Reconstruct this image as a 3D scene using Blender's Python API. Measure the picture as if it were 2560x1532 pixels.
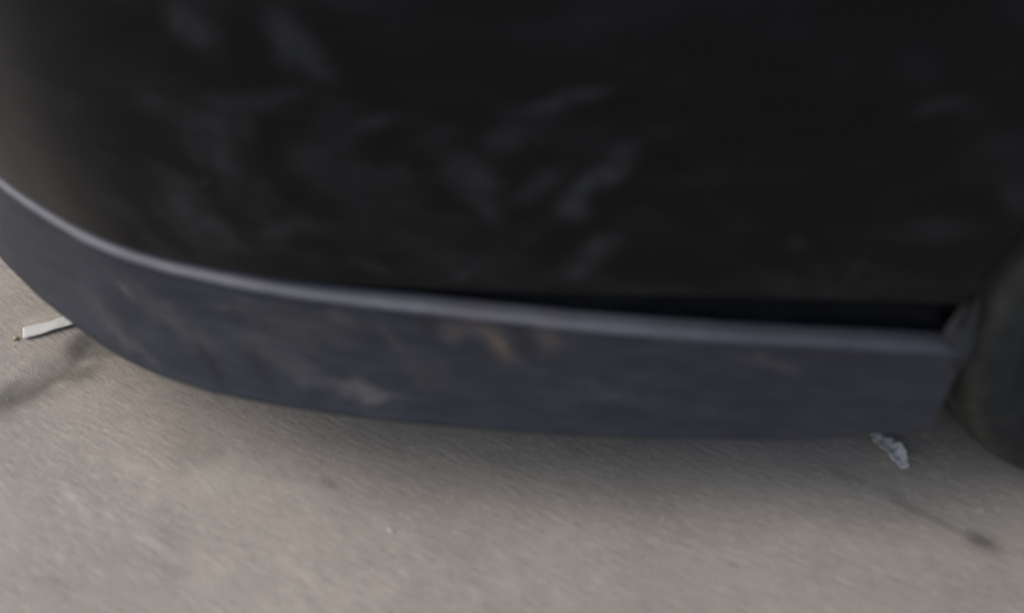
import bpy, bmesh, math, random
import numpy as np
from mathutils import Vector, Matrix, noise as mnoise
random.seed(7)
for o in list(bpy.data.objects): bpy.data.objects.remove(o)
scene = bpy.context.scene
C = scene.collection

# ------------------------------------------------------------------ camera
cam_d = bpy.data.cameras.new('camera'); cam = bpy.data.objects.new('camera', cam_d); C.objects.link(cam)
cam.location = (0, 0, 0.85)
cam.rotation_euler = (math.radians(90 - 42), 0, 0)
cam_d.sensor_fit = 'HORIZONTAL'; cam_d.angle = math.radians(58)
cam_d.clip_start = 0.02; cam_d.clip_end = 400
cam_d.dof.use_dof = True            # the photograph is soft all over, softest on the right
cam_d.dof.focus_distance = 1.3
cam_d.dof.aperture_fstop = 1.35
scene.camera = cam

# ------------------------------------------------------------------ light
SUN_EL, SUN_AZ = 50.0, -95.0        # azimuth from +y (away from camera) towards -x is negative
w = bpy.data.worlds.new('World'); scene.world = w; w.use_nodes = True
nt = w.node_tree; nt.nodes.clear()
sky = nt.nodes.new('ShaderNodeTexSky'); sky.sky_type = 'NISHITA'; sky.sun_disc = False
sky.sun_elevation = math.radians(SUN_EL); sky.sun_rotation = math.radians(SUN_AZ)
sky.air_density = 1.0; sky.dust_density = 3.2; sky.ozone_density = 0.6
bg = nt.nodes.new('ShaderNodeBackground'); bg.inputs['Strength'].default_value = 0.12
wo = nt.nodes.new('ShaderNodeOutputWorld')
nt.links.new(sky.outputs[0], bg.inputs[0]); nt.links.new(bg.outputs[0], wo.inputs[0])
sl = bpy.data.lights.new('sun', 'SUN'); sl.energy = 1.1; sl.angle = math.radians(75); sl.color = (1.0, 0.94, 0.85)
so = bpy.data.objects.new('sun', sl); C.objects.link(so)
az, el = math.radians(SUN_AZ), math.radians(SUN_EL)
sdir = Vector((math.sin(az) * math.cos(el), math.cos(az) * math.cos(el), math.sin(el)))
so.rotation_euler = sdir.to_track_quat('Z', 'Y').to_euler()
so.location = sdir * 6
vs = scene.view_settings
vs.view_transform = 'Standard'; vs.look = 'None'; vs.gamma = 1; vs.use_curve_mapping = False; vs.exposure = 0.38

ZL, ZB = .28, .14        # heights of the lip's ledge and lower edge
# ------------------------------------------------------------------ node helpers
class NT:
    def __init__(s, name):
        s.m = bpy.data.materials.new(name); s.m.use_nodes = True; s.t = s.m.node_tree; s.t.nodes.clear()
        s.out = s.n('ShaderNodeOutputMaterial'); s.b = s.n('ShaderNodeBsdfPrincipled')
        s.t.links.new(s.b.outputs[0], s.out.inputs[0])
    def n(s, k): return s.t.nodes.new(k)
    def set(s, sock, v):
        if isinstance(v, bpy.types.NodeSocket): s.t.links.new(v, sock)
        else: sock.default_value = v
    def bs(s, **kw):
        for k, v in kw.items(): s.set(s.b.inputs[k.replace('_', ' ')], v)
    def math(s, op, a, b=None, clamp=False):
        n = s.n('ShaderNodeMath'); n.operation = op; n.use_clamp = clamp; s.set(n.inputs[0], a)
        if b is not None: s.set(n.inputs[1], b)
        return n.outputs[0]
    def vmath(s, op, a, b=None):
        n = s.n('ShaderNodeVectorMath'); n.operation = op; s.set(n.inputs[0], a)
        if b is not None: s.set(n.inputs[1], b)
        return n.outputs['Value'] if op in ('LENGTH', 'DOT_PRODUCT') else n.outputs[0]
    def mapping(s, vec, loc=(0, 0, 0), rot=(0, 0, 0), sc=(1, 1, 1), typ='POINT'):
        n = s.n('ShaderNodeMapping'); n.vector_type = typ; s.set(n.inputs[0], vec)
        n.inputs[1].default_value = loc; n.inputs[2].default_value = rot; n.inputs[3].default_value = sc
        return n.outputs[0]
    def noise(s, vec, scale, detail=4, rough=0.55, out=0):
        n = s.n('ShaderNodeTexNoise'); s.set(n.inputs['Vector'], vec); n.inputs['Scale'].default_value = scale
        n.inputs['Detail'].default_value = detail; n.inputs['Roughness'].default_value = rough
        return n.outputs[out]
    def ramp(s, v, a, b, lo=0.0, hi=1.0):
        n = s.n('ShaderNodeMapRange'); n.interpolation_type = 'SMOOTHSTEP'; s.set(n.inputs[0], v)
        n.inputs[1].default_value = a; n.inputs[2].default_value = b; n.inputs[3].default_value = lo; n.inputs[4].default_value = hi
        return n.outputs[0]
    def mix(s, f, a, b):
        n = s.n('ShaderNodeMix'); n.data_type = 'RGBA'; s.set(n.inputs[0], f)
        s.set(n.inputs[6], a if isinstance(a, bpy.types.NodeSocket) else (*a, 1)); s.set(n.inputs[7], b if isinstance(b, bpy.types.NodeSocket) else (*b, 1))
        return n.outputs[2]
    def bump(s, h, dist, strength=1.0):
        n = s.n('ShaderNodeBump'); s.set(n.inputs['Height'], h); n.inputs['Distance'].default_value = dist
        n.inputs['Strength'].default_value = strength; s.set(s.b.inputs['Normal'], n.outputs[0])
    def uv(s): return s.n('ShaderNodeUVMap').outputs[0]
    def obj(s): return s.n('ShaderNodeTexCoord').outputs['Object']
    def dirt(s):
        a = s.n('ShaderNodeAttribute'); a.attribute_name = 'dirt'
        q = s.n('ShaderNodeSeparateColor'); s.t.links.new(a.outputs['Color'], q.inputs[0]); return q.outputs

# dirt marks measured on the surfaces, one per line: centre, two half-axes, amount.
# on the bumper the coordinates are (metres forward of the wheel arch, height), on the ground (x, y)
#@SMEARS
COVER_SMEARS = [
    (0.6558, 0.5348, -0.0152, -0.0256, 0.0128, -0.0086, 0.46), (0.5772, 0.5471, -0.0085, -0.0168, 0.0127, -0.0086, 0.40), (0.5638, 0.5244, -0.0161, -0.0257, 0.0126, -0.0097, 0.50),
    (0.6047, 0.4813, -0.0413, 0.0123, 0.0008, -0.0098, 0.37), (0.6458, 0.4423, 0.0022, -0.0309, 0.0208, -0.0051, 0.37), (0.6763, 0.4386, -0.0342, -0.0334, 0.0209, -0.0229, 0.26),
    (0.7052, 0.3571, -0.0218, -0.0210, 0.0186, -0.0217, 0.61), (0.6848, 0.3267, -0.0202, -0.0187, 0.0151, -0.0192, 0.46), (0.6102, 0.3506, -0.0332, 0.0090, -0.0007, -0.0106, 0.29),
    (0.5150, 0.4685, -0.0181, 0.0087, -0.0014, -0.0052, 0.40), (0.5392, 0.4534, -0.0203, 0.0084, -0.0015, -0.0117, 0.20), (0.3650, 0.5036, -0.0354, 0.0138, -0.0024, -0.0068, 0.40),
    (0.4062, 0.4647, -0.0220, 0.0117, -0.0042, -0.0090, 0.37), (0.4423, 0.4268, -0.0221, -0.0283, 0.0131, -0.0146, 0.32), (0.4224, 0.3932, -0.0134, -0.0142, 0.0056, -0.0073, 0.46),
    (0.3845, 0.4268, -0.0238, 0.0164, -0.0053, -0.0113, 0.32), (0.3385, 0.4359, -0.0245, 0.0329, -0.0090, -0.0088, 0.59), (0.3530, 0.4042, -0.0136, -0.0092, 0.0045, -0.0131, 0.56),
    (0.3340, 0.3616, -0.0224, 0.0200, -0.0048, -0.0127, 0.61), (0.3518, 0.3373, -0.0119, -0.0057, 0.0022, -0.0126, 0.46), (0.5324, 0.3185, -0.0211, -0.0095, 0.0030, -0.0064, 0.40),
    (0.4510, 0.3196, -0.0079, 0.0017, 0.0002, -0.0065, 0.40), (0.0947, 0.5113, -0.0256, 0.0081, -0.0014, -0.0056, 0.42), (0.0156, 0.4373, -0.0178, -0.0206, 0.0102, -0.0082, 0.32),
    (0.1238, 0.5354, -0.0205, -0.0002, -0.0073, -0.0197, 0.16), (0.1460, 0.3550, -0.0189, -0.0205, 0.0020, -0.0033, 0.20), (0.1199, 0.3580, -0.0086, 0.0198, -0.0034, -0.0039, 0.20),
    (0.0619, 0.4049, -0.0277, 0.0009, -0.0046, -0.0126, 0.20), (0.5399, 0.4172, -0.0535, -0.0236, 0.0172, -0.0244, 0.16), (0.4901, 0.3674, -0.0780, -0.0066, 0.0084, -0.0359, 0.13),
    (0.3379, 0.5398, -0.0060, 0.0062, -0.0026, -0.0021, 0.20), (0.6235, 0.4577, 0.0007, -0.0225, 0.0084, -0.0027, 0.26), (0.7185, 0.3841, -0.0140, -0.0246, 0.0095, -0.0084, 0.23),
    (0.6491, 0.4065, -0.0132, -0.0425, 0.0172, -0.0122, 0.14), (0.5705, 0.4289, -0.0185, -0.0172, 0.0098, -0.0125, 0.14), (0.5452, 0.4667, -0.0248, 0.0166, -0.0048, -0.0072, 0.14),
    (0.4934, 0.4259, -0.0063, -0.0203, 0.0077, -0.0052, 0.14), (0.4635, 0.4640, -0.0258, 0.0111, -0.0022, -0.0094, 0.14), (0.3896, 0.3796, -0.0358, 0.0213, -0.0038, -0.0127, 0.13),
    (0.6239, 0.3750, -0.0093, -0.0337, 0.0151, -0.0075, 0.14), (0.5730, 0.3565, -0.0262, -0.0083, 0.0060, -0.0115, 0.14), (0.7815, 0.3313, -0.0287, -0.0172, 0.0146, -0.0150, 0.18),
    (0.7453, 0.3016, -0.0305, -0.0102, 0.0067, -0.0095, 0.22), (0.4260, 0.3373, -0.0335, 0.0052, 0.0007, -0.0129, 0.13), (0.2911, 0.4785, -0.0153, 0.0086, -0.0036, -0.0074, 0.09),
    (0.2357, 0.4179, -0.0300, -0.0029, 0.0006, -0.0093, 0.07), (0.4574, 0.3200, -0.0779, -0.0007, 0.0008, -0.0115, 0.16), (0.3108, 0.3318, -0.0968, 0.0025, -0.0008, -0.0116, 0.13),
    (0.1555, 0.3408, -0.0967, 0.0067, -0.0036, -0.0117, 0.12), (0.6107, 0.3216, -0.0791, -0.0068, 0.0043, -0.0125, 0.14),
]
COVER_TAN = [
    (0.1719, 0.3855, -0.0110, -0.0071, 0.0005, -0.0021, 0.18), (0.6786, 0.3943, -0.0021, -0.0049, 0.0015, -0.0014, 0.15),
]
LIP_LIGHT = [
    (0.5480, 0.1770, -0.0316, -0.0061, 0.0031, -0.0118, 0.60), (0.8113, 0.2338, -0.0132, -0.0077, 0.0030, -0.0034, 0.50), (0.7514, 0.2162, -0.0708, -0.0284, 0.0102, -0.0145, 0.22),
    (0.6169, 0.1920, -0.0766, -0.0367, 0.0075, -0.0159, 0.22), (0.8148, 0.1684, -0.0379, -0.0117, 0.0050, -0.0064, 0.25), (0.1688, 0.2480, -0.0379, -0.0140, -0.0001, -0.0064, 0.22),
    (0.4034, 0.2303, -0.0136, -0.0079, 0.0014, -0.0035, 0.20), (0.8498, 0.1882, -0.0556, -0.0147, 0.0108, -0.0128, 0.20), (0.5295, 0.1723, -0.0169, 0.0029, 0.0001, -0.0064, 0.30),
    (0.6819, 0.2480, -0.0190, 0.0004, 0.0012, -0.0040, 0.25), (0.2997, 0.1965, -0.0616, -0.0141, 0.0016, -0.0151, 0.12),
]
LIP_BROWN = [
    (0.4275, 0.2587, -0.0226, -0.0232, 0.0076, -0.0127, 0.45), (0.4181, 0.2506, -0.0098, -0.0093, 0.0027, -0.0042, 0.90), (0.4590, 0.2598, -0.0096, -0.0136, 0.0110, -0.0126, 0.35),
    (0.3694, 0.2601, -0.0036, -0.0236, 0.0141, -0.0052, 0.40), (0.5668, 0.2557, -0.0145, -0.0095, 0.0042, -0.0080, 0.35), (0.6136, 0.2396, -0.0545, -0.0065, 0.0082, -0.0238, 0.20),
    (0.5190, 0.2392, -0.0159, -0.0121, 0.0031, -0.0059, 0.25), (0.4916, 0.2048, -0.0363, -0.0107, 0.0062, -0.0187, 0.12),
]
LIP_DARK = [
    (0.4819, 0.2578, -0.0116, -0.0095, 0.0079, -0.0121, 0.75), (0.3914, 0.2589, -0.0088, -0.0162, 0.0071, -0.0067, 0.75), (0.7138, 0.1767, -0.0177, -0.0320, 0.0042, -0.0029, 0.95),
    (0.6522, 0.1805, -0.0179, -0.0325, 0.0038, -0.0030, 0.60), (0.6837, 0.2496, -0.0092, -0.0296, 0.0039, -0.0027, 0.45), (0.1850, 0.2085, -0.0279, -0.0059, -0.0003, -0.0189, 0.30),
    (0.4710, 0.1480, -0.0189, -0.0014, 0.0006, -0.0036, 0.60), (0.4273, 0.2319, -0.0238, -0.0078, 0.0014, -0.0048, 0.30),
]
GROUND_DARK = [
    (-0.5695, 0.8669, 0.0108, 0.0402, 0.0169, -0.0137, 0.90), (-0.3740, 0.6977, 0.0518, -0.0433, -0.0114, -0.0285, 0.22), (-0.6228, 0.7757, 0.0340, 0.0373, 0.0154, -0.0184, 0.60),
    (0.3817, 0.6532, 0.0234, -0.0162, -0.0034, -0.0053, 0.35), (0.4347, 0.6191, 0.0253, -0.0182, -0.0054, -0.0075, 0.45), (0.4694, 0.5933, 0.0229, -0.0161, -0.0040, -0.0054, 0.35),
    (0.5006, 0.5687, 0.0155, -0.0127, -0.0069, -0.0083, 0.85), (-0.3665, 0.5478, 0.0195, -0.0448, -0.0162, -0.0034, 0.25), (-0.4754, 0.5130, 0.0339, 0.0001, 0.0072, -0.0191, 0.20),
    (-0.2059, 0.6432, 0.0098, -0.0102, -0.0022, -0.0032, 0.50), (-0.0434, 0.6860, 0.0564, -0.0189, -0.0015, -0.0083, 0.20), (-0.5561, 0.8922, 0.0172, 0.0107, 0.0051, -0.0087, 0.40),
    (-0.0611, 0.5479, 0.0489, -0.0447, -0.0053, -0.0076, 0.15), (-0.2835, 0.6804, 0.0253, -0.0254, -0.0026, -0.0043, 0.25),
]
GROUND_LIGHT = [
    (-0.3282, 0.6562, 0.0437, -0.0086, 0.0024, -0.0287, 0.40), (-0.2366, 0.6305, 0.0280, -0.0003, 0.0027, -0.0158, 0.30), (-0.4859, 0.6205, 0.0294, -0.0233, -0.0016, -0.0042, 0.65),
    (-0.4012, 0.5761, 0.0588, -0.0400, -0.0016, -0.0051, 0.50), (-0.6383, 0.9204, 0.0322, 0.0150, 0.0081, -0.0144, 0.35), (-0.2871, 0.6744, 0.0191, 0.0001, 0.0017, -0.0084, 0.20),
    (-0.2272, 0.5377, 0.0356, -0.0278, -0.0024, -0.0047, 0.35), (-0.4305, 0.6589, 0.0240, -0.0191, -0.0017, -0.0045, 0.40), (-0.1541, 0.5996, 0.0271, -0.0243, -0.0029, -0.0050, 0.25),
]
#@END
def smear_field(U, V, blobs, warp, freq):
    """soft-edged, noise-warped elliptical marks evaluated at points"""
    U = np.asarray(U, float); V = np.asarray(V, float)
    wu = np.array([mnoise.noise(Vector((a * freq, b * freq, 1.7))) + .5 * mnoise.noise(Vector((a * freq * 2.3, b * freq * 2.3, 9.))) for a, b in zip(U, V)])
    wv = np.array([mnoise.noise(Vector((a * freq, b * freq, 5.1))) + .5 * mnoise.noise(Vector((a * freq * 2.3, b * freq * 2.3, 4.))) for a, b in zip(U, V)])
    out = np.zeros_like(U)
    for (u, v, au, av, bu, bv, amt) in blobs:
        size = min(math.hypot(bu, bv) * 1.3 + .3 * math.hypot(au, av), warp * 2.5)
        du = U + wu * size * .45 - u; dv = V + wv * size * .45 - v
        det = au * bv - av * bu
        r = np.hypot((du * bv - dv * bu) / det, (dv * au - du * av) / det)
        t = np.exp(-1.5 * np.clip(r, 0, 3) ** 2.8); out = out + (1 - out) * amt * t
    return out
def paint_dirt(o, pts, fields, warp, freq):
    me = o.data; at_ = me.attributes.new('dirt', 'FLOAT_COLOR', 'POINT')
    U = [p[0] for p in pts]; V = [p[1] for p in pts]
    cols = np.zeros((len(pts), 4)); cols[:, 3] = 1
    for k, b in enumerate(fields): cols[:, k] = smear_field(U, V, b, warp, freq)
    at_.data.foreach_set('color', cols.ravel())

def mat_cover():
    m = NT('dusty_black_paint'); uv = m.uv(); D = m.dirt()
    base_d = m.ramp(m.noise(m.mapping(uv, rot=(0, 0, .5), sc=(1, 2.2, 1)), 9, 4, .6), .45, .8, 0, .14)
    wipe = m.ramp(m.noise(m.mapping(uv, rot=(0, 0, -.7), sc=(2, 9, 1)), 7, 3, .5), .55, .8, 0, .10)
    fine = m.ramp(m.noise(uv, 420, 1, .6), .4, .75, .75, 1.2)
    cloud = m.ramp(m.noise(uv, 38, 4, .62), .3, .68, .35, 1.0)
    d = m.math('MULTIPLY', m.math('ADD', m.math('ADD', base_d, wipe), m.math('MULTIPLY', D[0], cloud)), fine, True)
    c = m.mix(d, (.0016, .0021, .0028), (.058, .062, .071))
    c = m.mix(D[1], c, (.16, .12, .07))
    m.bs(Base_Color=c, Roughness=m.ramp(d, 0, .5, .28, .6))
    m.bs(Specular_IOR_Level=m.ramp(d, 0, .6, .21, .18), Specular_Tint=(.94, .98, 1.0, 1))
    return m.m
def mat_lip():
    m = NT('dusty_grey_black_plastic'); uv = m.uv(); D = m.dirt()
    dust = m.ramp(m.noise(m.mapping(uv, rot=(0, 0, .55), sc=(1, 3, 1)), 14, 4, .6), .35, .75)
    streak = m.ramp(m.noise(m.mapping(uv, rot=(0, 0, .6), sc=(5, 30, 1)), 5, 3, .6), .5, .75)
    grain = m.noise(uv, 600, 1, .7)
    c = m.mix(m.math('MULTIPLY', dust, .8), (.013, .0172, .029), (.030, .0355, .050))
    c = m.mix(m.math('MULTIPLY', streak, .25), c, (.085, .085, .09))
    sep = m.n('ShaderNodeSeparateXYZ'); m.t.links.new(uv, sep.inputs[0])
    ledge_light = m.ramp(m.math('ADD', sep.outputs[1], m.math('MULTIPLY', m.noise(uv, 60, 2), .004)), ZL - .008, ZL + .001)   # highlight along the ledge, painted into the plastic's colour
    c = m.mix(m.math('MULTIPLY', ledge_light, m.math('MULTIPLY', m.ramp(m.noise(uv, 12, 3), .3, .7, .7, 1), m.ramp(sep.outputs[0], 0, .55, .25, 1))), c, (.140, .144, .172))  # painted highlight, pale bluish, dimming towards the wheel arch
    c = m.mix(D[0], c, (.135, .125, .122))
    c = m.mix(D[1], c, (.125, .095, .075))
    c = m.mix(D[2], c, (.008, .008, .013))
    c = m.mix(m.ramp(grain, .3, .7, 0, .25), c, m.mix(.5, c, (.12, .12, .12)))
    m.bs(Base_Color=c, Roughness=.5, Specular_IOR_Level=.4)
    m.bump(grain, .0004, .4)
    return m.m
def mat_rubber():
    m = NT('tyre_rubber'); o = m.obj()
    d = m.ramp(m.noise(o, 26, 4, .6), .4, .75)
    c = m.mix(m.math('MULTIPLY', d, .7), (.020, .022, .023), (.048, .048, .044))
    rad = m.vmath('LENGTH', m.vmath('MULTIPLY', o, (1, 0, 1)))
    road = m.math('MULTIPLY', m.ramp(rad, .276, .290), m.ramp(m.noise(o, 40, 3), .3, .65, .3, .9))      # road dust on the shoulder
    m.bs(Base_Color=m.mix(road, c, (.062, .060, .050)), Roughness=.8, Specular_IOR_Level=.25)
    m.bump(m.noise(o, 260, 3), .0008, .5)
    return m.m
def mat_plain(name, c, r, metal=0.0, sc=60, var=.2):
    m = NT(name); o = m.obj()
    f = m.ramp(m.noise(o, sc, 4), .3, .7)
    m.bs(Base_Color=m.mix(f, c, tuple(x * (1 - var) for x in c)), Roughness=r, Metallic=metal)
    m.bump(m.noise(o, sc * 4, 2), .0004, .3)
    return m.m
J0, J1 = Vector((-.6283, .760)), Vector((-.5307, .8647))
JD = (J1 - J0).normalized(); JN = Vector((-JD.y, JD.x))       # joint direction and its normal
def mat_concrete():
    m = NT('broomed_concrete'); o = m.obj()
    a = math.radians(32)
    br = m.mapping(o, rot=(0, 0, a), sc=(1, 1, 1))             # x runs with the broom strokes
    brs = m.mapping(br, sc=(1, 5.5, 1))
    s1 = m.noise(brs, 38, 3, .6); s2 = m.noise(m.mapping(br, sc=(1, 4.0, 1)), 110, 2, .65)
    big = m.noise(o, 5, 3, .55); mid = m.noise(o, 16, 3, .6); fine = m.noise(o, 420, 2, .7)
    c = m.mix(m.ramp(big, .3, .7), (.312, .285, .252), (.384, .348, .302))
    c = m.mix(m.ramp(mid, .35, .7, 0, .35), c, (.262, .242, .218))
    c = m.mix(m.ramp(s1, .5, .74, 0, .55), c, (.50, .463, .41))
    c = m.mix(m.ramp(s1, .48, .24, 0, .55), c, (.19, .18, .168))
    c = m.mix(m.ramp(s2, .48, .78, 0, .4), c, (.47, .437, .39))
    c = m.mix(m.ramp(fine, .56, .75, 0, .5), c, (.17, .16, .147))
    c = m.mix(m.ramp(fine, .44, .25, 0, .4), c, (.52, .485, .435))
    D = m.dirt()
    c = m.mix(D[2], c, (.115, .11, .088))        # dirt lodged in the joint
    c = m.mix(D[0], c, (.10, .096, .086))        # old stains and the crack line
    c = m.mix(D[1], c, (.50, .465, .41))         # pale scuffs
    m.bs(Base_Color=c, Roughness=.9, Specular_IOR_Level=.25)
    h = m.math('ADD', m.math('MULTIPLY', s1, .8), m.math('ADD', m.math('MULTIPLY', s2, .6), m.math('MULTIPLY', fine, .5)))
    m.bump(h, .0016, .8)
    return m.m
M_COVER, M_LIP, M_RUB = mat_cover(), mat_lip(), mat_rubber()
M_FLANGE = mat_plain('scuffed_black_plastic', (.022, .024, .028), .7, 0, 40, .5)
M_LINER = mat_plain('felt_black', (.012, .012, .013), .9)
M_ALLOY = mat_plain('brake_dusted_alloy', (.28, .28, .28), .4, .8)
M_PAPER = mat_plain('dirty_white_paper', (.64, .64, .61), .8, 0, 90, .16)
M_SCRAP = mat_plain('weathered_white_scrap', (.86, .86, .85), .7, 0, 70, .35)
M_STRAW = mat_plain('dry_straw', (.50, .42, .26), .8, 0, 80, .3)
M_PALE = mat_plain('pale_stone', (.62, .59, .54), .85, 0, 120, .3)
M_CONC = mat_concrete()

# ------------------------------------------------------------------ mesh helpers
def link(name, verts, faces, mat, parent=None, uvs=None, smooth=True, base=(0, 0, 0)):
    me = bpy.data.meshes.new(name)
    b = Vector(base)
    me.from_pydata([tuple(Vector(v) - b) for v in verts], [], faces); me.update()
    if uvs:
        l = me.uv_layers.new(name='UVMap')
        for lp in me.loops: l.data[lp.index].uv = uvs[lp.vertex_index]
    if smooth: me.polygons.foreach_set('use_smooth', [True] * len(me.polygons))
    me.materials.append(mat)
    o = bpy.data.objects.new(name, me); C.objects.link(o)
    if parent: o.parent = parent
    else: o.location = b
    return o
def tag(o, label, cat, group=None):
    o['label'] = label; o['category'] = cat
    if group: o['group'] = group
    return o
def grid_faces(nu, nv, flip=False):
    f = []
    for i in range(nu - 1):
        for j in range(nv - 1):
            q = (i * nv + j, (i + 1) * nv + j, (i + 1) * nv + j + 1, i * nv + j + 1)
            f.append(q[::-1] if flip else q)
    return f
def catmull(pts, n):
    out = []
    P = [2 * Vector(pts[0]) - Vector(pts[1])] + [Vector(p) for p in pts] + [2 * Vector(pts[-1]) - Vector(pts[-2])]
    for i in range(1, len(P) - 2):
        for k in range(n):
            t = k / n; a, b, c, d = P[i - 1:i + 3]
            out.append(.5 * ((2 * b) + (c - a) * t + (2 * a - 5 * b + 4 * c - d) * t * t + (3 * b - a - 3 * c + d) * t ** 3))
    out.append(P[-2]); return out
def interp(x, xs, ys):
    if x <= xs[0]: return ys[0]
    for a, b, c, d in zip(xs[:-1], xs[1:], ys[:-1], ys[1:]):
        if x <= b:
            t = (x - a) / (b - a); t = t * t * (3 - 2 * t) if False else t
            return c + (d - c) * t
    return ys[-1]

# ------------------------------------------------------------------ the ground: one sheet with a shallow joint
def make_ground():
    dense = [-.75 + .008 * i for i in range(200)]
    ds = sorted(set([round(-1.15 + .008 * i, 4) for i in range(172)] + [round(-.024 + .004 * i, 4) for i in range(13)]))
    prof = [-120, -4] + ds + [4, 120]; al = [-120, -4] + dense + [4, 120]
    v = []
    for a in al:
        for d in prof:
            wob = .004 * mnoise.noise(Vector((a * 14, 0, 0))) if abs(a) < 3 else 0
            p = J0 + JD * a + JN * d
            z = -.003 * math.exp(-((d + wob) / .018) ** 2)
            if abs(a) < 3 and abs(d) < 3: z += .0012 * mnoise.noise(Vector((p.x * 9, p.y * 9, 0)))
            v.append((p.x, p.y, z))
    o = link('pavement', v, grid_faces(len(al), len(prof), True), M_CONC)
    paint_dirt(o, v, [GROUND_DARK, GROUND_LIGHT], .02, 26)
    q = o.data.attributes['dirt']
    for k, p in enumerate(v):
        d = abs((Vector(p[:2]) - J0).dot(JN) + .016 * mnoise.noise(Vector((p[0] * 30, p[1] * 30, 2))))
        t = max(0, 1 - d / .055); c = q.data[k].color; c[2] = .8 * t * t * (3 - 2 * t) * (.7 + .6 * mnoise.noise(Vector((p[0] * 40, p[1] * 40, 7)))); q.data[k].color = c
    # normals up
    me = o.data; bm = bmesh.new(); bm.from_mesh(me); bmesh.ops.recalc_face_normals(bm, faces=bm.faces)
    if sum(f.normal.z for f in bm.faces) < 0: bmesh.ops.reverse_faces(bm, faces=bm.faces)
    bm.to_mesh(me); bm.free()
    o['kind'] = 'structure'
make_ground()

# ------------------------------------------------------------------ the car
WC = Vector((.703, 0, .30)); WR = .30; ARCH = .314; TY0 = .640      # wheel centre, tyre radius, arch radius, outer tyre face
lip_pts = [(-.80, 2.2), (-.83, 1.85), (-.82, 1.5), (-.785, 1.27), (-.72, 1.06), (-.640, .920), (-.554, .831), (-.489, .779), (-.432, .737), (-.382, .710), (-.336, .691),
           (-.293, .677), (-.234, .660), (-.169, .646), (-.091, .633), (-.015, .620), (.060, .608), (.133, .599), (.205, .592),
           (.278, .586), (.349, .581), (.402, .577), (.50, .574), (.62, .572), (.80, .571), (1.2, .571), (1.6, .571)]
raw = catmull(lip_pts, 10)
# smooth the traced curve
for _ in range(25):
    raw = [raw[0]] + [(raw[i - 1] + 2 * raw[i] + raw[i + 1]) / 4 for i in range(1, len(raw) - 1)] + [raw[-1]]
S = [0.0]
for a, b in zip(raw[:-1], raw[1:]): S.append(S[-1] + (b - a).length)
def at(s):
    s = max(0, min(S[-1] - 1e-6, s))
    lo, hi = 0, len(S) - 1
    while hi - lo > 1:
        mid = (lo + hi) // 2
        if S[mid] <= s: lo = mid
        else: hi = mid
    t = (s - S[lo]) / (S[hi] - S[lo]); p = raw[lo].lerp(raw[hi], t)
    i0, i1 = max(0, lo - 2), min(len(raw) - 1, hi + 2)
    d = (raw[i1] - raw[i0]).normalized()
    return p, Vector((-d.y, d.x))        # inward normal (into the car)
_sx = {}
def s_at_x(x):
    k = round(x, 4)
    if k not in _sx: _sx[k] = s_at_x_raw(k)
    return _sx[k]
def s_at_x_raw(x):
    lo, hi = 0, S[-1]
    for _ in range(50):
        m = (lo + hi) / 2
        if at(m)[0].x < x: lo = m
        else: hi = m
    return lo
S0 = s_at_x(.402)                         # the arch end; uv u = S0 - s
gx = [-9, -.48, -.334, -.21, -.093, .023, .133, .276, .382, 9]
gv = [.003, .004, .006, .010, .018, .028, .037, .043, .045, .045]
def gap(x): return interp(x, gx, gv)
bx_ = [-9, -.56, -.52, -.45, -.36, -.30, -.2, -.09, 0, .11, .19, .27, .35, 9]
bo = [-.018, -.020, -.022, -.025, -.031, -.033, -.030, -.028, -.022, -.014, -.008, -.003, 0, 0]
def boff(x): return interp(x, bx_, bo)
def zbot(x): return interp(x, [-9, .24, .29, .335, .37, .40, 9], [ZB, ZB, ZB + .002, ZB + .009, ZB + .017, ZB + .025, ZB + .025])
def narrow(x): return interp(x, [-9, -.55, -.42, -.25, -.05, .1, 9], [.003, .003, .002, .0015, .001, 0, 0])   # ledge narrows to the front
def arch_x(z, R=ARCH):
    d = R * R - (z - WC.z) ** 2
    return WC.x - math.sqrt(d) if d > 0 else WC.x
CAR = Vector((.3, 1.45, 0))
car = bpy.data.objects.new('car', None); C.objects.link(car); car.location = CAR
tag(car, 'black car with dusty front bumper corner and grey lower lip ahead of its wheel', 'car')

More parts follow.
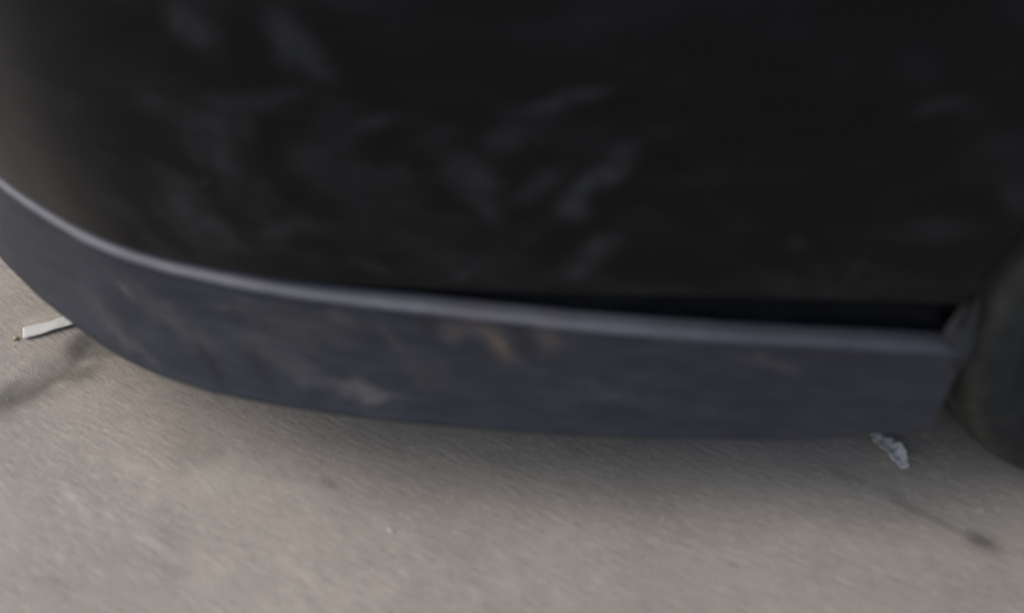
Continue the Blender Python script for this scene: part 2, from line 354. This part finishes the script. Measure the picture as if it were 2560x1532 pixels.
def cover_off(h):        # inward offset of the painted skin against its height above ground
    return interp(h, [.28, .32, .38, .46, .54, .60, .66, .71, .75, .78], [.0058, .0040, .002, .003, .007, .014, .028, .052, .091, .146])
def make_cover():
    NU = 330
    v, uv = [], []
    HS = [0, .008] + [.02 + .98 * k / 80 for k in range(81)]
    nv = 0
    for i in range(NU):
        f = i / (NU - 1); col = []
        # tuck from the ledge up to the lower edge, then the skin
        def put(s, off, z):
            p, n = at(s); q = p + n * (off - narrow(p.x)); v.append((q.x, q.y, z)); uv.append((S0 - s, z)); col.append(1)
        def s_end(z):
            xe = .56 if z > .60 else min(.56, arch_x(max(z, .25)) - .0)
            return s_at_x(xe)
        x0 = at(f * s_end(ZL))[0].x; g = gap(x0); ze = ZL + g
        put(f * s_end(ZL - .01), .040, ZL - .06)
        put(f * s_end(ZL - .01), .0205, ZL - .012)
        put(f * s_end(ZL), .0195, ZL + g * .10)
        put(f * s_end(ZL), .0185, ZL + g * .45)
        put(f * s_end(ZL), .0155, ZL + g * .78)
        put(f * s_end(ze), .0098, ZL + g * .94)
        put(f * s_end(ze), .0062, ZL + g * 1.03)
        for h in HS:
            z = ze + .006 + h * (.78 - ze - .006); put(f * s_end(z), cover_off(z), z)
        if i == 0: nv = len(col)
    o = link('bumper_cover', v, grid_faces(NU, nv), M_COVER, car, uv, base=CAR)
    paint_dirt(o, uv, [COVER_SMEARS, COVER_TAN], .03, 16)
    # rolled return along the wheel arch
    v, uv = [], []; zz = [ZL + .02 + .44 * k / 50 for k in range(51)]
    for z in zz:
        xe = arch_x(z); s = s_at_x(min(xe, .56)); p, n = at(s); a = p + n * cover_off(z)
        for (dx, dn) in ((-.004, -.0015), (.0, -.001), (.004, .004), (.005, .03)):
            q = a + Vector((dx, 0)) + n * dn; v.append((q.x, q.y, z)); uv.append((S0 - s, z))
    e = link('arch_edge', v, grid_faces(len(zz), 4), M_COVER, o, uv, base=CAR)
    return o
cover = make_cover()

def make_lip():
    NU = 640; v, uv = [], []; nv = 0; smax = s_at_x(.402)
    for i in range(NU):
        s = smax * i / (NU - 1); p, n = at(s); b = boff(p.x)
        zb = zbot(p.x); H = ZL - zb
        wob = .0015 * mnoise.noise(Vector((s * 9, 3, 0)))
        pr = [(b + .06, zb + .012), (b + .022, zb + .004), (b + .008, zb), (b + .0035, zb + .003), (b + .0015, zb + .008)]
        for t in [.08 + .80 * k / 30 for k in range(31)]:
            pr.append((b * (1 - t) ** 1.15 + .0035 * math.sin(math.pi * t) + wob * t, zb + H * t))
        r = .0075
        pr.append((.0005, ZL - .0125)); pr.append((-.0012, ZL - .0098))
        for k in range(1, 6):
            a = math.pi / 2 * k / 6
            pr.append((-.0015 + r * (1 - math.cos(a)), ZL - r + r * math.sin(a) - .0005))
        pr += [(.0068, ZL), (.014, ZL + .0004), (.026, ZL - .0005), (.040, ZL - .003), (.052, ZL - .012)]
        for (o, z) in pr:
            se = s_at_x(.402); sa = smax - .25
            s2 = s if s < sa else sa + (s - sa) * (se - sa) / (smax - sa)
            p, n = at(s2); q = p + n * o; v.append((q.x, q.y, z)); uv.append((S0 - s2, z + (o - .007) * .7 if z > ZL - .0005 else z))
        nv = len(pr)
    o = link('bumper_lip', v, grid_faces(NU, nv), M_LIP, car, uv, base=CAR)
    paint_dirt(o, uv, [LIP_LIGHT, LIP_BROWN, LIP_DARK], .012, 40)
    return o
lip = make_lip()

# small triangular flange closing the lip end at the wheel arch
def make_flange():
    pa = [(.3935, .590, .3405), (.3975, .588, .326), (.401, .585, .306), (.404, .582, .288), (.4045, .580, .274), (.404, .581, .262), (.402, .584, .252)]
    pb = [(.389, .594, .337), (.387, .592, .318), (.381, .589, .300), (.374, .584, .2845), (.396, .579, .272), (.397, .580, .260), (.396, .583, .250)]
    pc = [(.396, .606, .339), (.405, .612, .320), (.408, .612, .300), (.409, .612, .280), (.408, .612, .266), (.406, .612, .256), (.404, .612, .246)]
    v = []
    for a, b, c in zip(pa, pb, pc):
        v += [b, tuple((Vector(b) + 2 * Vector(a)) / 3 + Vector((0, -.002, 0))), a, tuple((Vector(a) * 2 + Vector(c)) / 3), c]
    o = link('lip_end_flange', v, grid_faces(7, 5, True), M_FLANGE, car, [(S0 - s_at_x(q[0]), q[2]) for q in v], base=CAR)
    paint_dirt(o, [(0, 0)] * len(v), [], .01, 10)
    md = o.modifiers.new('sub', 'SUBSURF'); md.levels = 2; md.render_levels = 2
    md = o.modifiers.new('th', 'SOLIDIFY'); md.thickness = .003; md.offset = -1
make_flange()
# fender over the wheel and bonnet: just outside the frame, they shade and close the body
def make_fender():
    v = []; xs = [.563 + .06 * k for k in range(17)]
    for x in xs:
        d = ARCH ** 2 - (x - WC.x) ** 2
        z0 = WC.z + math.sqrt(d) if d > 0.0 else .20
        z0 = max(z0, .20)
        for h in [k / 10 for k in range(11)]:
            z = z0 + (.78 - z0) * h; p, n = at(s_at_x(x)); q = p + n * (cover_off(max(z, .28)) if z > .28 else .02); v.append((q.x, q.y, z))
    link('fender', v, grid_faces(len(xs), 11), M_COVER, car, [(S0 - q[0], q[2]) for q in v], base=CAR)
    v = []; n_ = 40; smax = s_at_x(1.5)
    for i in range(n_):
        p, n = at(smax * i / (n_ - 1))
        for k, (o, z) in enumerate(((.153, .783), (.22, .80), (.32, .82), (.5, .84), (.75, .85))):
            q = p + n * o
            q.y = min(q.y, 2.2)
            v.append((q.x, q.y, z + .03 * max(0, q.x + .6)))
    link('bonnet', v, grid_faces(n_, 5), M_COVER, car, [(S0 - q[0], q[1]) for q in v], base=CAR)
make_fender()
def make_liner():
    v = []
    for k in range(33):
        a = math.radians(-5 + 195 * k / 32)
        for y in (.640, .67, .75, .88):
            v.append((WC.x - math.cos(math.pi - a) * (ARCH + .006) * -1 * -1, y, WC.z + math.sin(a) * (ARCH + .006)))
    link('wheel_arch_liner', v, grid_faces(33, 4), M_LINER, car, base=CAR)
    # under-tray behind the lip
    v = []
    n_ = 60; smax = s_at_x(.39)
    for i in range(n_):
        p, n = at(smax * i / (n_ - 1))
        for (o, z) in ((.055 + boff(p.x), zbot(p.x) + .0115), (.16, ZB + .05), (.4, ZB + .06)):
            q = p + n * o; v.append((q.x, min(q.y, 2.2), z))
    link('under_tray', v, grid_faces(n_, 3), M_LINER, car, base=CAR)
    # floor pan: keeps daylight out from under the car
    poly = [(-.66, 1.2), (-.45, .86), (-.1, .70), (.385, .65), (.392, .90), (1.02, .90), (1.03, .64), (2.6, .64), (2.6, 2.3), (-.7, 2.3)]
    v = [(x, y, .195) for x, y in poly] + [(x, y, .22) for x, y in poly]; n2 = len(poly)
    f = [tuple(range(n2))[::-1], tuple(range(n2, 2 * n2))] + [(k, (k + 1) % n2, n2 + (k + 1) % n2, n2 + k) for k in range(n2)]
    link('floor_pan', v, f, M_LINER, car, smooth=False, base=CAR)
make_liner()

def make_wheel():
    hub = bpy.data.objects.new('wheel', None); C.objects.link(hub); hub.parent = car
    hub.location = (WC.x - CAR.x, TY0 - CAR.y, WC.z)
    hub.rotation_euler = (0, 0, math.radians(10.5))       # steered: its front edge stands out past the lip
    # tyre: (depth into the car from the outer face, radius)
    R = WR
    prof = [(.030, .200), (.012, .203), (.004, .212), (.001, .222), (.0035, .2245), (.003, .232), (.0, .242), (-.003, .248),
            (-.0035, .252), (-.007, .2535), (-.0075, .257), (-.004, .2585), (-.0035, .269), (.0, .278), (.006, .2865), (.013, .292), (.022, R - .0045), (.035, R - .0022)]
    y = .035
    for g in (.055, .085, .115, .145):
        prof += [(g - .0045, R), (g - .004, R - .0075), (g + .004, R - .0075), (g + .0045, R)]
    prof += [(.165, R - .0022), (.180, R - .006), (.19, .287), (.196, .27), (.198, .24), (.19, .21), (.17, .20)]
    N = 216; v = []
    for i in range(N + 1):
        a = 2 * math.pi * i / N
        for (d, r) in prof:
            rr = r
            if .006 <= d < .05 and r > .285 and i % 6 == 0: rr -= .003      # shoulder blocks
            dd = d - (.0016 if .2345 < r < .2500 and i % 2 else 0)           # fine sidewall ribs
            v.append((math.cos(a) * rr, dd, math.sin(a) * rr))
    t = link('tyre', v, grid_faces(N + 1, len(prof), True), M_RUB, hub)
    bm = bmesh.new()
    rp = [(.020, .204), (.012, .206), (.010, .199), (.016, .192), (.05, .186), (.16, .186), (.17, .204)]
    v = []
    for i in range(97):
        a = 2 * math.pi * i / 96
        for (d, r) in rp: v.append((math.cos(a) * r, d, math.sin(a) * r))
    f = grid_faces(97, len(rp), True)
    for k in range(5):                                        # five spokes
        a = 2 * math.pi * k / 5 + .3
        e = Vector((math.cos(a), 0, math.sin(a))); g = Vector((-math.sin(a), 0, math.cos(a)))
        b0 = len(v)
        for (r, wd, d) in ((.02, .03, .012), (.07, .026, .008), (.13, .022, .012), (.192, .03, .02)):
            for (sg, dd) in ((-1, .012), (-.7, 0), (.7, 0), (1, .012)):
                q = e * r + g * wd * sg; v.append((q.x, d + dd, q.z))
        for m in range(3):
            for j in range(3): f.append((b0 + m * 4 + j, b0 + m * 4 + j + 1, b0 + m * 4 + j + 5, b0 + m * 4 + j + 4))
    link('rim', v, f, M_ALLOY, hub)
make_wheel()

# ------------------------------------------------------------------ litter on the ground
def strip(name, pts, width, mat, th, label, cat, lift=.001, curl=0.0, nw=5, seed=1):
    """thin flat piece following pts on the ground, gently buckled, with real thickness"""
    cv = catmull([Vector((p[0], p[1])) for p in pts], 8); v = []
    c0 = sum(cv, Vector((0, 0))) / len(cv)
    for i, p in enumerate(cv):
        d = (cv[min(i + 1, len(cv) - 1)] - cv[max(i - 1, 0)]).normalized(); n = Vector((-d.y, d.x))
        t = i / (len(cv) - 1); wd = width(t) if callable(width) else width
        for j in range(nw):
            k = j / (nw - 1) * 2 - 1; jag = (.30 if seed == 5 else .05) * mnoise.noise(Vector((i * .9, seed, j)))
            q = p + n * wd * .5 * (k + jag)
            z = lift + curl * k * k * (.4 + .6 * math.sin(t * 5 + seed)) ** 2 + (.004 if seed == 5 else .0012) * (1 + mnoise.noise(Vector((q.x * (130 if seed == 5 else 60), q.y * (130 if seed == 5 else 60), seed))))
            v.append((q.x, q.y, z))
    o = link(name, v, grid_faces(len(cv), nw, True), mat, base=(c0.x, c0.y, 0))
    md = o.modifiers.new('th', 'SOLIDIFY'); md.thickness = th; md.offset = 0
    return tag(o, label, cat)
strip('paper_strip', [(-.648, .886), (-.63, .893), (-.612, .902), (-.590, .913)], .022, M_PAPER, .0006,
      'flat white paper strip on the concrete at left, its end under the bumper', 'paper', lift=.004, curl=.0005, seed=3)
strip('torn_scrap', [(.4300, .718), (.4345, .702), (.440, .687), (.4455, .673), (.4500, .661)], lambda t: .005 + .019 * math.sin(math.pi * min(1, t * .9 + .08)) ** .8, M_SCRAP, .0005,
      'curled whitish scrap lying on the concrete just ahead of the tyre', 'scrap', lift=.003, curl=.009, seed=5)
def tube(name, pts, r, mat, label, cat):
    cv = catmull([Vector(p) for p in pts], 6); v = []; ns = 6
    c0 = cv[len(cv) // 2].copy(); c0.z = 0
    for i, p in enumerate(cv):
        d = (cv[min(i + 1, len(cv) - 1)] - cv[max(i - 1, 0)]).normalized(); a = d.cross(Vector((0, 0, 1))).normalized(); b = a.cross(d)
        for j in range(ns + 1):
            t = 2 * math.pi * j / ns; v.append(p + a * math.cos(t) * r + b * math.sin(t) * r)
    o = link(name, v, grid_faces(len(cv), ns + 1), mat, base=c0); return tag(o, label, cat)
tube('straw_stalk', [(.449, .685, .002), (.458, .681, .003), (.468, .677, .0026), (.480, .673, .0012)], .0007, M_STRAW,
     'thin dry straw stalk beside the curled scrap near the tyre', 'straw')
def pebble(name, x, y, sx, sy, sz, rot, mat, label, cat='pebble', group=None):
    bm = bmesh.new(); bmesh.ops.create_icosphere(bm, subdivisions=2, radius=1)
    for q in bm.verts:
        q.co *= 1 + .35 * mnoise.noise(q.co * 1.3 + Vector((x * 50, y * 50, 0)))
        q.co = Vector((q.co.x * sx, q.co.y * sy, q.co.z * sz))
    bmesh.ops.rotate(bm, verts=bm.verts, matrix=Matrix.Rotation(rot, 3, 'Z'))
    zm = min(q.co.z for q in bm.verts)
    for q in bm.verts: q.co.z -= zm
    me = bpy.data.meshes.new(name); bm.to_mesh(me); bm.free(); me.materials.append(mat)
    me.polygons.foreach_set('use_smooth', [True] * len(me.polygons))
    o = bpy.data.objects.new(name, me); C.objects.link(o); o.location = (x, y, 0)
    return tag(o, label, cat, group)
pebble('pebble', -.1319, .5811, .0060, .0014, .0012, -.6, M_PALE, 'small pale elongated stone chip alone on the open concrete')
pebble('pebble', -.6554, .8787, .0040, .0030, .0025, .4, M_STRAW, 'yellowish crumb touching the lower end of the white paper strip')
# sand grains swept over the slab
def make_grit():
    rnd = random.Random(3); v, f = [], []
    for _ in range(2600):
        x = rnd.uniform(-.9, .75); y = rnd.uniform(.42, 1.05); r = rnd.uniform(.0003, .0011) * (1.5 if rnd.random() < .05 else 1)
        b = len(v); a = rnd.uniform(0, 6)
        for k in range(4): v.append((x + r * math.cos(a + k * 1.57) * rnd.uniform(.7, 1.4), y + r * math.sin(a + k * 1.57), r * .3))
        v += [(x, y, r * 1.1), (x, y, -.0005)]
        for k in range(4): f += [(b + k, b + (k + 1) % 4, b + 4), (b + (k + 1) % 4, b + k, b + 5)]
    o = link('grit', v, f, M_PALE, smooth=False); o['kind'] = 'stuff'
    tag(o, 'fine pale grit scattered over the concrete', 'grit')
make_grit()
